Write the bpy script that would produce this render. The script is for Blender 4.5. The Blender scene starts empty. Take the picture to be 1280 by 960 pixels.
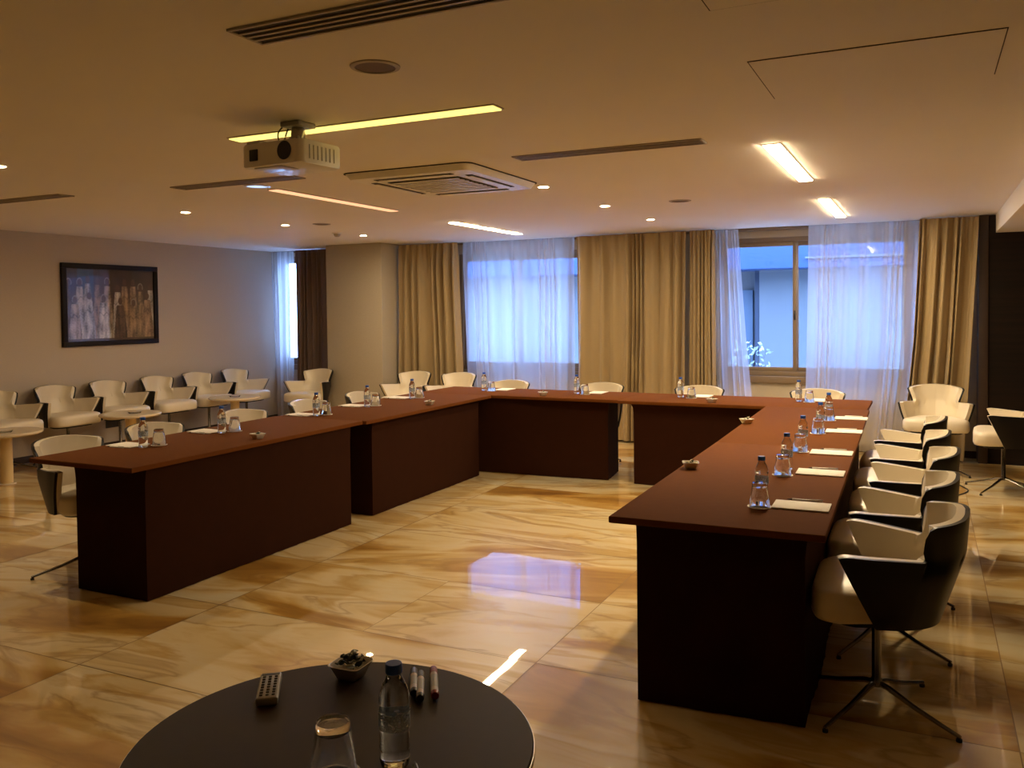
import bpy, bmesh, math, random
from mathutils import Vector, Matrix, noise as mn
random.seed(7)
PI = math.pi
S = bpy.context.scene
COL = S.collection

# ------------------------------------------------------------------ helpers
def link(name, me, mat=None, parent=None, loc=None, rz=0.0):
    o = bpy.data.objects.new(name, me)
    COL.objects.link(o)
    if mat is not None:
        for m in (mat if isinstance(mat, (list, tuple)) else [mat]):
            me.materials.append(m)
    if parent is not None: o.parent = parent
    if loc is not None: o.location = loc
    if rz: o.rotation_euler = (0, 0, rz)
    return o

def fin(bm, name, mat, parent=None, loc=None, rz=0.0, smooth=True, ang=35):
    bmesh.ops.recalc_face_normals(bm, faces=bm.faces)
    for f in bm.faces: f.smooth = smooth
    for e in bm.edges:
        if len(e.link_faces) != 2 or e.calc_face_angle(0) > math.radians(ang): e.smooth = False
    me = bpy.data.meshes.new(name)
    bm.to_mesh(me); bm.free()
    return link(name, me, mat, parent, loc, rz)

def BM(): return bmesh.new()

def tag(o, label=None, cat=None, group=None, kind=None):
    if label: o['label'] = label
    if cat: o['category'] = cat
    if group: o['group'] = group
    if kind: o['kind'] = kind
    return o

def thing(name, label, cat, loc=(0, 0, 0), rz=0.0, group=None):
    o = bpy.data.objects.new(name, None); COL.objects.link(o)
    o.empty_display_size = .1
    o.location = loc; o.rotation_euler = (0, 0, rz)
    return tag(o, label, cat, group)

def dup(root, loc=None, rz=None, label=None, group=None):
    r = root.copy(); COL.objects.link(r)
    if loc is not None: r.location = loc
    if rz is not None: r.rotation_euler = (0, 0, rz)
    if label: r['label'] = label
    if group: r['group'] = group
    for ch in list(root.children):
        c = ch.copy(); COL.objects.link(c); c.parent = r
        for g in list(ch.children):
            d = g.copy(); COL.objects.link(d); d.parent = c
    return r

def box(bm, x0, x1, y0, y1, z0, z1, bev=0.0, seg=2, mi=0):
    vs = [bm.verts.new(p) for p in ((x0,y0,z0),(x1,y0,z0),(x1,y1,z0),(x0,y1,z0),(x0,y0,z1),(x1,y0,z1),(x1,y1,z1),(x0,y1,z1))]
    fs = [bm.faces.new([vs[i] for i in q]) for q in ((3,2,1,0),(4,5,6,7),(0,1,5,4),(1,2,6,5),(2,3,7,6),(3,0,4,7))]
    for f in fs: f.material_index = mi
    if bev:
        es = list({e for f in fs for e in f.edges})
        bmesh.ops.bevel(bm, geom=es, offset=bev, segments=seg, affect='EDGES', profile=.5)

def prism(bm, pts, z0, z1, bev=0.0, top=None):
    """closed polygon pts in xy extruded from z0 to z1 (top: other outline for z1)"""
    a = [bm.verts.new((p[0], p[1], z0)) for p in pts]
    b = [bm.verts.new((p[0], p[1], z1)) for p in (top or pts)]
    n = len(pts)
    fs = [bm.faces.new(a[::-1]), bm.faces.new(b)]
    for i in range(n): fs.append(bm.faces.new((a[i], a[(i+1) % n], b[(i+1) % n], b[i])))
    if bev:
        es = list({e for f in fs[:2] for e in f.edges})
        bmesh.ops.bevel(bm, geom=es, offset=bev, segments=2, affect='EDGES', profile=.5)

def lathe(bm, prof, n=24, cx=0, cy=0, closed=False, mi=0):
    """prof: list of (r,z); r==0 ends become poles"""
    rings = []
    for r, z in prof:
        if r < 1e-6: rings.append([bm.verts.new((cx, cy, z))])
        else: rings.append([bm.verts.new((cx + r*math.cos(2*PI*i/n), cy + r*math.sin(2*PI*i/n), z)) for i in range(n)])
    pairs = list(zip(rings, rings[1:])) + ([(rings[-1], rings[0])] if closed else [])
    for A, B in pairs:
        for i in range(n):
            j = (i+1) % n
            if len(A) == 1 and len(B) == 1: continue
            if len(A) == 1: f = bm.faces.new((A[0], B[i], B[j]))
            elif len(B) == 1: f = bm.faces.new((A[i], A[j], B[0]))
            else: f = bm.faces.new((A[i], A[j], B[j], B[i]))
            f.material_index = mi

def tube(bm, pts, r, n=10, cap=True):
    pts = [Vector(p) for p in pts]
    rs = r if isinstance(r, (list, tuple)) else [r]*len(pts)
    rings = []; up = Vector((0.13, 0.21, 0.97)).normalized()
    for i, p in enumerate(pts):
        d = (pts[min(i+1, len(pts)-1)] - pts[max(i-1, 0)]).normalized()
        a = d.cross(up)
        if a.length < .05: a = d.cross(Vector((1, 0, 0)))
        a.normalize(); b = d.cross(a).normalized()
        rings.append([bm.verts.new(p + rs[i]*(math.cos(2*PI*k/n)*a + math.sin(2*PI*k/n)*b)) for k in range(n)])
    for A, B in zip(rings, rings[1:]):
        for k in range(n): bm.faces.new((A[k], A[(k+1) % n], B[(k+1) % n], B[k]))
    if cap: bm.faces.new(rings[0][::-1]); bm.faces.new(rings[-1])

def crom(pts, n):
    """resample a polyline through a Catmull-Rom spline"""
    P = [Vector(p) for p in pts]; P = [2*P[0]-P[1]] + P + [2*P[-1]-P[-2]]
    m = len(P)-3; out = []
    for i in range(n+1):
        t = i/n*m; k = min(int(t), m-1); t -= k
        a, b, c, d = P[k:k+4]
        out.append(.5*((2*b) + (c-a)*t + (2*a-5*b+4*c-d)*t*t + (3*b-3*c+d-a)*t**3))
    return out

# ------------------------------------------------------------------ materials
def srgb(r, g, b):
    f = lambda c: (c/255/12.92) if c/255 <= .04045 else ((c/255+.055)/1.055)**2.4
    return (f(r), f(g), f(b), 1)

class NT:
    def __init__(s, name):
        s.m = bpy.data.materials.new(name); s.m.use_nodes = True
        s.t = s.m.node_tree; s.n = s.t.nodes; s.n.clear()
        s.out = s.n.new('ShaderNodeOutputMaterial')
    def a(s, typ, **kw):
        nd = s.n.new(typ)
        for k, v in kw.items():
            if k in nd.inputs.keys() if isinstance(k, str) and not hasattr(nd, k) else False: nd.inputs[k].default_value = v
            else: setattr(nd, k, v)
        return nd
    def l(s, a, b): s.t.links.new(a, b)
    def bsdf(s, color=(.8, .8, .8, 1), rough=.5, metal=0.0, **kw):
        b = s.n.new('ShaderNodeBsdfPrincipled')
        b.inputs['Base Color'].default_value = color
        b.inputs['Roughness'].default_value = rough
        b.inputs['Metallic'].default_value = metal
        for k, v in kw.items(): b.inputs[k.replace('_', ' ')].default_value = v
        s.l(b.outputs[0], s.out.inputs[0]); return b

def noisy(name, color, rough=.6, var=.12, scale=30, bump=.0, bscale=200, stretch=None, metal=0.0, **kw):
    """a principled material whose colour wanders a little, with fine bump"""
    t = NT(name); b = t.bsdf(color, rough, metal, **kw)
    tc = t.a('ShaderNodeTexCoord'); src = tc.outputs['Object']
    if stretch:
        mp = t.a('ShaderNodeMapping'); mp.inputs['Scale'].default_value = stretch
        t.l(src, mp.inputs[0]); src = mp.outputs[0]
    n = t.a('ShaderNodeTexNoise'); n.inputs['Scale'].default_value = scale; n.inputs['Detail'].default_value = 4
    t.l(src, n.inputs['Vector'])
    mx = t.a('ShaderNodeMix', data_type='RGBA')
    mx.inputs[6].default_value = tuple(c*(1-var) for c in color[:3]) + (1,)
    mx.inputs[7].default_value = tuple(min(1, c*(1+var)) for c in color[:3]) + (1,)
    t.l(n.outputs[0], mx.inputs[0]); t.l(mx.outputs[2], b.inputs['Base Color'])
    if bump:
        n2 = t.a('ShaderNodeTexNoise'); n2.inputs['Scale'].default_value = bscale; n2.inputs['Detail'].default_value = 2
        t.l(src, n2.inputs['Vector'])
        bp = t.a('ShaderNodeBump'); bp.inputs['Strength'].default_value = bump; bp.inputs['Distance'].default_value = .003
        t.l(n2.outputs[0], bp.inputs['Height']); t.l(bp.outputs[0], b.inputs['Normal'])
    return t.m

def emis(name, color, strength):
    t = NT(name); e = t.a('ShaderNodeEmission'); e.inputs[0].default_value = color; e.inputs[1].default_value = strength
    t.l(e.outputs[0], t.out.inputs[0]); return t.m

def glassmat(name, color=(1, 1, 1, 1), ior=1.45, rough=0.0):
    t = NT(name); g = t.a('ShaderNodeBsdfGlass'); g.inputs['Color'].default_value = color
    g.inputs['IOR'].default_value = ior; g.inputs['Roughness'].default_value = rough
    t.l(g.outputs[0], t.out.inputs[0]); return t.m

def panemat(name, tint=(1, 1, 1, 1), ior=1.5, power=1.0):
    """thin pane: transparent with a fresnel reflection"""
    t = NT(name); tr = t.a('ShaderNodeBsdfTransparent'); tr.inputs[0].default_value = tint
    gl = t.a('ShaderNodeBsdfGlossy'); gl.inputs['Roughness'].default_value = .01
    fr = t.a('ShaderNodeFresnel'); fr.inputs[0].default_value = ior
    geo = t.a('ShaderNodeNewGeometry'); inv = t.a('ShaderNodeMath', operation='SUBTRACT'); inv.inputs[0].default_value = 1; t.l(geo.outputs['Backfacing'], inv.inputs[1])
    mul = t.a('ShaderNodeMath', operation='MULTIPLY'); t.l(fr.outputs[0], mul.inputs[0]); t.l(inv.outputs[0], mul.inputs[1])
    mx = t.a('ShaderNodeMixShader'); t.l(mul.outputs[0], mx.inputs[0]); t.l(tr.outputs[0], mx.inputs[1]); t.l(gl.outputs[0], mx.inputs[2])
    t.l(mx.outputs[0], t.out.inputs[0]); return t.m

M = {}
M['ceiling'] = noisy('ceiling_paint', (.80, .75, .68, 1), .75, .03, 1.5, .06, 150)
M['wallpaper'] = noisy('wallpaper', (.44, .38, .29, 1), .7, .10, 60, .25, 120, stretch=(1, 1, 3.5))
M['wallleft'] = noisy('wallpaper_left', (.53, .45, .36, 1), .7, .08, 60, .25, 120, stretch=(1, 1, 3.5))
M['cream'] = noisy('cream_leather', (.72, .64, .50, 1), .34, .05, 9, .05, 260)
M['black'] = noisy('black_leather', (.008, .008, .011, 1), .36, .1, 9, .05, 260, Specular_IOR_Level=.28)
M['chrome'] = noisy('dark_chrome', (.32, .30, .28, 1), .22, .04, 20, metal=1.0)
M['steel'] = noisy('steel', (.6, .58, .55, 1), .3, .04, 20, metal=1.0)
M['rubber'] = noisy('rubber', (.02, .02, .02, 1), .6, .1, 30)
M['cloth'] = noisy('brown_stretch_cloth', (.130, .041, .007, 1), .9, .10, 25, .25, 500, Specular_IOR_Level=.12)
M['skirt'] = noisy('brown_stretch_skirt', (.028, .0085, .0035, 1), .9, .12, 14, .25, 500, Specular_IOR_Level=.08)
M['roundtop'] = noisy('dark_table_laminate', (.033, .017, .010, 1), .5, .12, 40, .05, 300, Specular_IOR_Level=.25)
M['drape'] = noisy('drape_fabric', (.33, .235, .112, 1), .55, .10, 160, .25, 260, Sheen_Weight=.3)
M['drapedark'] = noisy('drape_fabric_brown', (.15, .095, .07, 1), .65, .08, 160, .25, 260)
M['frame'] = noisy('window_frame_brown', (.20, .145, .095, 1), .4, .06, 12)
M['wood'] = noisy('dark_wood', (.040, .021, .014, 1), .5, .25, 8, .1, 80, stretch=(1, 1, 14))
M['white'] = noisy('white_plastic', (.78, .75, .68, 1), .35, .03, 12)
M['paper'] = noisy('paper', (.86, .82, .76, 1), .8, .03, 30)
M['porcelain'] = noisy('porcelain', (.80, .77, .70, 1), .15, .03, 10)
M['marbletop'] = noisy('cream_table_top', (.66, .55, .40, 1), .22, .08, 8)
M['gold'] = noisy('cream_lacquer_column', (.66, .50, .26, 1), .28, .06, 8)
M['bluecap'] = noisy('blue_plastic', (.02, .10, .50, 1), .35, .05, 20)
M['label'] = noisy('bottle_label', (.50, .58, .66, 1), .4, .35, 90)
def labelmat():
    t = NT('clear_printed_label'); tr = t.a('ShaderNodeBsdfTransparent'); df = t.a('ShaderNodeBsdfDiffuse'); df.inputs[0].default_value = (.62, .70, .80, 1)
    tc = t.a('ShaderNodeTexCoord'); n = t.a('ShaderNodeTexNoise'); n.inputs['Scale'].default_value = 160; t.l(tc.outputs['Object'], n.inputs['Vector'])
    mr = t.a('ShaderNodeMapRange'); mr.inputs[1].default_value = .35; mr.inputs[2].default_value = .65; mr.inputs[3].default_value = .15; mr.inputs[4].default_value = .7; t.l(n.outputs[0], mr.inputs[0])
    mx = t.a('ShaderNodeMixShader'); t.l(mr.outputs[0], mx.inputs[0]); t.l(tr.outputs[0], mx.inputs[1]); t.l(df.outputs[0], mx.inputs[2]); t.l(mx.outputs[0], t.out.inputs[0]); return t.m
M['label'] = labelmat()
M['darkplastic'] = noisy('dark_plastic', (.02, .018, .018, 1), .4, .1, 30)
M['greyplastic'] = noisy('grey_plastic', (.42, .40, .36, 1), .4, .05, 30)
M['red'] = noisy('red_plastic', (.30, .012, .02, 1), .35, .08, 30)
M['navy'] = noisy('navy_plastic', (.012, .016, .06, 1), .35, .08, 30)
M['markerbody'] = noisy('marker_barrel', (.62, .52, .46, 1), .4, .05, 30)
M['slot'] = noisy('vent_dark', (.03, .02, .015, 1), .7, .1, 20)
M['ventmetal'] = noisy('vent_metal', (.40, .34, .27, 1), .45, .05, 20)
M['seam'] = noisy('panel_gap', (.07, .045, .03, 1), .8, .05, 20)
M['glass'] = glassmat('clear_glass', ior=1.48)
M['water'] = glassmat('bottled_water', (.97, .985, 1, 1), 1.33)
M['pane'] = panemat('window_pane')
M['picpane'] = panemat('picture_pane', ior=1.75)
M['frameblack'] = noisy('picture_frame_dark', (.012, .007, .006, 1), .5, .1, 30, Specular_IOR_Level=.2)
M['sweet_green'] = noisy('sweet_wrapper_dark', (.045, .06, .05, 1), .22, .6, 120)
M['sweet_silver'] = noisy('sweet_wrapper_silver', (.42, .45, .42, 1), .22, .4, 120, metal=.6)
M['sweet_cream'] = noisy('sweet_wrapper_cream', (.62, .52, .34, 1), .3, .3, 120)
M['extwall'] = noisy('exterior_render', (.150, .156, .162, 1), .8, .04, 3)
M['extpanel'] = noisy('exterior_panel', (.08, .12, .17, 1), .6, .05, 2)
M['exteave'] = noisy('exterior_eave', (.022, .055, .15, 1), .6, .05, 2)
M['extdark'] = noisy('exterior_pipe', (.04, .05, .08, 1), .5, .1, 9)
M['extground'] = noisy('exterior_paving', (.75, .75, .75, 1), .8, .1, 3)
M['leaf'] = noisy('pale_leaf', (.55, .66, .52, 1), .5, .25, 30)
M['stem'] = noisy('leaf_stem', (.10, .09, .06, 1), .7, .2, 30)
M['strip_warm'] = emis('strip_light_warm', (1.0, .77, .46, 1), 54)
M['strip_white'] = emis('strip_light_white', (1.0, .77, .46, 1), 30)
M['strip_yellow'] = emis('strip_light_yellow', (1.0, .72, .17, 1), .75)
M['strip_salmon'] = emis('strip_light_salmon', (1.0, .44, .22, 1), .6)
M['downlight'] = emis('downlight_lamp', (1.0, .77, .46, 1), 380)
M['coollight'] = emis('downlight_lamp_cool', (.55, .68, 1.0, 1), .5)

def sheermat():
    t = NT('sheer_voile')
    tr = t.a('ShaderNodeBsdfTransparent'); tr.inputs[0].default_value = (.96, .96, .96, 1)
    tl = t.a('ShaderNodeBsdfTranslucent'); tl.inputs[0].default_value = (.88, .86, .88, 1)
    df = t.a('ShaderNodeBsdfDiffuse'); df.inputs[0].default_value = (.72, .68, .62, 1)
    m1 = t.a('ShaderNodeMixShader'); m1.inputs[0].default_value = .30
    t.l(tl.outputs[0], m1.inputs[1]); t.l(df.outputs[0], m1.inputs[2])
    # grazing view through the weave is denser
    lw = t.a('ShaderNodeLayerWeight'); lw.inputs[0].default_value = .35
    mr = t.a('ShaderNodeMapRange'); mr.inputs[3].default_value = .50; mr.inputs[4].default_value = .92
    t.l(lw.outputs['Facing'], mr.inputs[0])
    m2 = t.a('ShaderNodeMixShader'); t.l(mr.outputs[0], m2.inputs[0]); t.l(tr.outputs[0], m2.inputs[1]); t.l(m1.outputs[0], m2.inputs[2])
    t.l(m2.outputs[0], t.out.inputs[0]); return t.m
M['sheer'] = sheermat()

def onyx():
    t = NT('onyx_tiles'); b = t.bsdf((.7, .5, .3, 1), .32); b.inputs['Specular IOR Level'].default_value = .25
    b.inputs['Coat Weight'].default_value = 1; b.inputs['Coat Roughness'].default_value = .012; b.inputs['Coat IOR'].default_value = 1.9
    at = t.a('ShaderNodeAttribute', attribute_name='tile')
    geo = t.a('ShaderNodeNewGeometry')
    # tile colour = (offset x, offset y, angle)
    sx = t.a('ShaderNodeSeparateXYZ'); t.l(at.outputs['Vector'], sx.inputs[0])
    cx = t.a('ShaderNodeCombineXYZ'); t.l(sx.outputs[0], cx.inputs[0]); t.l(sx.outputs[1], cx.inputs[1])
    add = t.a('ShaderNodeVectorMath', operation='ADD'); t.l(geo.outputs['Position'], add.inputs[0]); t.l(cx.outputs[0], add.inputs[1])
    rot = t.a('ShaderNodeVectorRotate', rotation_type='Z_AXIS'); t.l(add.outputs[0], rot.inputs['Vector']); t.l(sx.outputs[2], rot.inputs['Angle'])
    mp = t.a('ShaderNodeMapping'); mp.inputs['Scale'].default_value = (.55, 1.9, 1); t.l(rot.outputs[0], mp.inputs[0])
    n0 = t.a('ShaderNodeTexNoise'); n0.inputs['Scale'].default_value = .9; n0.inputs['Detail'].default_value = 3
    t.l(mp.outputs[0], n0.inputs['Vector'])
    sub = t.a('ShaderNodeVectorMath', operation='MULTIPLY_ADD'); t.l(n0.outputs['Color'], sub.inputs[0]); sub.inputs[1].default_value = (1.5, 1.5, 0)
    t.l(mp.outputs[0], sub.inputs[2])
    n1 = t.a('ShaderNodeTexNoise'); n1.inputs['Scale'].default_value = .9; n1.inputs['Detail'].default_value = 7; n1.inputs['Roughness'].default_value = .5
    t.l(sub.outputs[0], n1.inputs['Vector'])
    r1 = t.a('ShaderNodeValToRGB'); e = r1.color_ramp.elements
    e[0].position = .32; e[0].color = (.26, .12, .025, 1); e[1].position = .72; e[1].color = (.80, .66, .42, 1)
    for p, c in ((.405, (.50, .27, .055, 1)), (.45, (.68, .45, .15, 1)), (.49, (.82, .64, .34, 1)), (.535, (.84, .69, .42, 1)), (.565, (.66, .44, .16, 1)), (.60, (.80, .62, .32, 1)), (.66, (.84, .74, .50, 1))):
        q = r1.color_ramp.elements.new(p); q.color = c
    t.l(n1.outputs[0], r1.inputs[0])
    # thin veins where a second field crosses its middle
    n2 = t.a('ShaderNodeTexNoise'); n2.inputs['Scale'].default_value = 1.1; n2.inputs['Detail'].default_value = 6.8
    t.l(sub.outputs[0], n2.inputs['Vector'])
    m1 = t.a('ShaderNodeMath', operation='SUBTRACT'); t.l(n2.outputs[0], m1.inputs[0]); m1.inputs[1].default_value = .5
    m2 = t.a('ShaderNodeMath', operation='ABSOLUTE'); t.l(m1.outputs[0], m2.inputs[0])
    mr = t.a('ShaderNodeMapRange'); t.l(m2.outputs[0], mr.inputs[0]); mr.inputs[1].default_value = 0; mr.inputs[2].default_value = .022; mr.inputs[3].default_value = .5; mr.inputs[4].default_value = 0
    mx = t.a('ShaderNodeMix', data_type='RGBA'); t.l(mr.outputs[0], mx.inputs[0]); t.l(r1.outputs[0], mx.inputs[6]); mx.inputs[7].default_value = (.36, .18, .04, 1)
    t.l(mx.outputs[2], b.inputs['Base Color'])
    # very slight unevenness of the polished slabs
    n3 = t.a('ShaderNodeTexNoise'); n3.inputs['Scale'].default_value = 2.2; t.l(add.outputs[0], n3.inputs['Vector'])
    bp = t.a('ShaderNodeBump'); bp.inputs['Strength'].default_value = .055; bp.inputs['Distance'].default_value = .01
    t.l(n3.outputs[0], bp.inputs['Height']); t.l(bp.outputs[0], b.inputs['Normal']); t.l(bp.outputs[0], b.inputs['Coat Normal'])
    return t.m
M['onyx'] = onyx()
M['grout'] = noisy('grout', (.30, .19, .09, 1), .7, .1, 30)

def slatwood():
    t = NT('grooved_dark_wood'); b = t.bsdf((.05, .03, .02, 1), .5); b.inputs['Specular IOR Level'].default_value = .2
    geo = t.a('ShaderNodeNewGeometry'); sx = t.a('ShaderNodeSeparateXYZ'); t.l(geo.outputs['Position'], sx.inputs[0])
    mp = t.a('ShaderNodeMapping'); mp.inputs['Scale'].default_value = (1.2, 1.2, 26); t.l(geo.outputs['Position'], mp.inputs[0])
    n = t.a('ShaderNodeTexNoise'); n.inputs['Scale'].default_value = 1.4; n.inputs['Detail'].default_value = 4; t.l(mp.outputs[0], n.inputs['Vector'])
    r = t.a('ShaderNodeValToRGB'); e = r.color_ramp.elements
    e[0].position = .35; e[0].color = (.006, .003, .002, 1); e[1].position = .7; e[1].color = (.014, .006, .0035, 1)
    t.l(n.outputs[0], r.inputs[0]); t.l(r.outputs[0], b.inputs['Base Color'])
    return t.m
M['slatwood'] = slatwood()

# ------------------------------------------------------------------ room shell
CZ = 2.34; XL = -8.22; XR = 3.0; YB = 9.5; YF = -2.4; XS = .58
WZ = 2.17
def struct(bm, name, mat, parent=None, **kw):
    o = fin(bm, name, mat, parent, **kw)
    if parent is None: o['kind'] = 'structure'
    return o

# floor: large polished slabs, some of them cut in half
def make_floor():
    me = bpy.data.meshes.new('floor'); bm = BM()
    lay = bm.faces.layers.float_vector.new('tile')
    dx, dy, g = .889, .815, .0022
    x0 = -3.27 - 2*dx*3; rnd = random.Random(11)
    j0 = -6
    def tile(a, b_, c, d, pair=None):
        a, b_, c, d = max(a, XL-.05)+g, min(b_, XR+.05)-g, max(c, YF-.05)+g, min(d, YB+.3)-g
        if b_ <= a or d <= c: return
        kx, ky = rnd.uniform(-.0012, .0012), rnd.uniform(-.0012, .0012); mx_, my_ = (a+b_)/2, (c+d)/2   # slabs are never laid perfectly level
        f = bm.faces.new([bm.verts.new((x, y, kx*(x-mx_)+ky*(y-my_)-.0006)) for x, y in ((a, c), (b_, c), (b_, d), (a, d))])
        f[lay] = Vector((rnd.uniform(-40, 40), rnd.uniform(-40, 40), rnd.uniform(-.32, .22)))
    for j in range(j0, 12):
        c = 2.48 + dy*j; d = c + dy
        for i in range(0, 9):
            a = x0 + 2*dx*i
            split = (j == 1 and abs(a+3.27) < .01) or rnd.random() < .22
            if j in (0, 2) and abs(a+3.27) < .01: split = False
            if split: tile(a, a+dx, c, d); tile(a+dx, a+2*dx, c, d)
            else: tile(a, a+2*dx, c, d)
    f = bm.faces.new([bm.verts.new(p) for p in ((XL-.05, YF-.05, -.003), (XR+.05, YF-.05, -.003), (XR+.05, YB+.3, -.003), (XL-.05, YB+.3, -.003))])
    f.material_index = 1
    vs = [bm.verts.new(p) for p in ((XL-.05, YF-.05, -.08), (XR+.05, YF-.05, -.08), (XR+.05, YB+.3, -.08), (XL-.05, YB+.3, -.08))]
    q = bm.faces.new(vs[::-1]); q.material_index = 1
    bm.to_mesh(me); bm.free()
    o = link('floor', me, [M['onyx'], M['grout']]); o['kind'] = 'structure'
make_floor()

bm = BM(); box(bm, XL-.1, XS, YF-.1, YB+.25, CZ, CZ+.1); struct(bm, 'ceiling', M['ceiling'])
bm = BM(); box(bm, XS, XR+.1, YF-.1, YB+.25, WZ, CZ+.1); struct(bm, 'trim_1', M['ceiling'])      # lower ceiling on the right
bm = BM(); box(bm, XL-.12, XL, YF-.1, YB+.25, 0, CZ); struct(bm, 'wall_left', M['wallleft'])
bm = BM(); box(bm, XR, XR+.1, YF-.1, YB+.25, 0, CZ); struct(bm, 'wall_right', M['slatwood'])
bm = BM(); box(bm, XL-.1, XR+.1, YF-.12, YF, 0, CZ); struct(bm, 'wall_front', M['slatwood'])
# back wall with three window openings
W = [(-8.21, -7.45, .77, 2.27), (-5.30, -3.60, .76, 2.20), (-2.06, -.11, .76, 2.24)]
bm = BM(); x = XL
for (a, b_, c, d) in W:
    box(bm, x, a, YB, YB+.15, 0, CZ); box(bm, a, b_, YB, YB+.15, 0, c); box(bm, a, b_, YB, YB+.15, d, CZ); x = b_
box(bm, x, .50, YB, YB+.15, 0, CZ)
struct(bm, 'wall_back', M['wallpaper'])
bm = BM(); box(bm, .50, XR, 9.22, YB+.15, 0, CZ-.005); struct(bm, 'wall_back_right', M['slatwood'])
bm = BM(); box(bm, .44, .52, 9.20, YB, 0, CZ-.003, .004); struct(bm, 'trim_2', M['wood'])
# wallpapered column
bm = BM(); box(bm, -6.88, -6.04, 8.86, YB, 0, CZ, .006, 2); struct(bm, 'wall_column', M['wallpaper'])
# dark pelmet shadow line: curtain rail fixed under the ceiling
for k, (a, b_) in enumerate(((XL+.01, -6.89), (-6.02, .43))):
    bm = BM(); box(bm, a, b_, 9.40, 9.44, CZ-.03, CZ-.002, .003)
    tag(fin(bm, 'curtain_rail', M['frame']), ['dark curtain rail under the ceiling left of the column', 'long dark curtain rail under the ceiling right of the column'][k], 'curtain rail')
bm = BM(); box(bm, XL, XL+.012, YF, YB, 0, .07, .003); struct(bm, 'baseboard_left', M['wood'])
bm = BM(); box(bm, -6.04, .44, YB-.012, YB, 0, .07, .003); struct(bm, 'baseboard_back', M['wood'])

# windows: outer frame, sashes with panes, sill
def window(idx, a, b_, c, d, splits, y=YB+.03):
    root = bpy.data.objects.new('window_%d' % idx, None); COL.objects.link(root); root['kind'] = 'structure'
    root.location = ((a+b_)/2, y, c)
    def part(bm, n, m, par=root):
        o = fin(bm, n, m, par); return o
    ox, oy, oz = root.location
    def B(bm, x0, x1, y0, y1, z0, z1, bev=.004): box(bm, x0-ox, x1-ox, y0-oy, y1-oy, z0-oz, z1-oz, bev)
    f = .05
    bm = BM()
    B(bm, a, a+f, y-.03, y+.06, c, d); B(bm, b_-f, b_, y-.03, y+.06, c, d)
    B(bm, a+f, b_-f, y-.03, y+.06, d-f, d); B(bm, a+f, b_-f, y-.03, y+.06, c, c+f)
    part(bm, 'window_frame', M['frame'])
    bm = BM(); B(bm, a-.03, b_+.03, y-.07, y+.0, c-.07, c-.0); part(bm, 'window_sill', M['frame'])
    xs = [a+f] + splits + [b_-f]
    for i in range(len(xs)-1):
        u, v = xs[i], xs[i+1]
        if i: u -= .035
        yy = y + (.0 if i % 2 == 0 else .025)
        s = .045; bm = BM()
        B(bm, u, u+s, yy-.01, yy+.02, c+f, d-f); B(bm, v-s, v, yy-.01, yy+.02, c+f, d-f)
        B(bm, u+s, v-s, yy-.01, yy+.02, d-f-s, d-f); B(bm, u+s, v-s, yy-.01, yy+.02, c+f, c+f+s)
        sa = part(bm, 'sash', M['frame'])
        bm = BM(); B(bm, u+s-.003, v-s+.003, yy+.003, yy+.007, c+f+s-.003, d-f-s+.003, 0); p = part(bm, 'pane', M['pane'], sa)
        if i == 0:
            bm = BM(); B(bm, v-s+.012, v-s+.030, yy-.022, yy-.008, 1.36, 1.46, .003); part(bm, 'latch', M['darkplastic'], sa)
window(1, *W[0], [-7.86])
window(2, *W[1], [-4.46])
window(3, *W[2], [-1.235])

# ------------------------------------------------------------------ curtains
def curtain(name, top, bot, z0, z1, mat, label, cat, seed, amp=.035, folds=12, y=9.24, group=None, mid=None, warp=.25, ay=0.0, thick=0.0):
    """a hanging panel; top/bot are its x spans at the head and at the hem"""
    r = random.Random(seed); nx = max(40, folds*14); nz = 26
    ph = [r.uniform(-1, 1) for _ in range(40)]
    def fold(t):
        # irregular pleats: phase drifts along the width
        q = t*folds + warp*math.sin(2*PI*t*1.7 + ph[0]*3) + warp*.7*math.sin(2*PI*t*3.1 + ph[1]*3)
        k = int(math.floor(q)) % 37
        return math.sin(2*PI*q), .55 + .45*abs(ph[k+1]), ph[k]
    bm = BM(); rows = []
    for j in range(nz+1):
        v = j/nz; z = z1 + (z0-z1)*v
        if mid and v > 0:
            w = min(1, v/.5); xa = top[0]+(mid[0]-top[0])*w; xb = top[1]+(mid[1]-top[1])*w
            if v > .5: w = (v-.5)/.5; xa = mid[0]+(bot[0]-mid[0])*w; xb = mid[1]+(bot[1]-mid[1])*w
        else: xa = top[0]+(bot[0]-top[0])*v; xb = top[1]+(bot[1]-top[1])*v
        row = []
        for i in range(nx+1):
            t = i/nx; s, am, pk = fold(t + .006*math.sin(5*v+ph[3]*4))
            e = min(1, v*6+.35)
            x = xa + (xb-xa)*t + .010*pk*math.sin(3*v+ph[5])
            yy = y + amp*e*am*s*(1+.25*math.sin(4*v+pk*5)) + ay*math.sin(PI*t)
            if v < .12: yy += .006*math.sin(2*PI*t*folds*2)
            row.append(bm.verts.new((x, yy, z)))
        rows.append(row)
    for A, B_ in zip(rows, rows[1:]):
        for i in range(nx): bm.faces.new((A[i], A[i+1], B_[i+1], B_[i]))
    o = fin(bm, name, mat, ang=80)
    if thick:
        md = o.modifiers.new('thickness', 'SOLIDIFY'); md.thickness = thick; md.offset = 0
    return tag(o, label, cat, group)
ZT = CZ-.012
YD, YS = 9.22, 9.30
curtain('sheer_curtain', (-8.19, -7.80), (-8.12, -7.86), .03, ZT, M['sheer'], 'narrow white sheer curtain in the far left corner beside the grey wall', 'curtain', 1, .035, 4, 9.34, thick=0)
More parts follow.
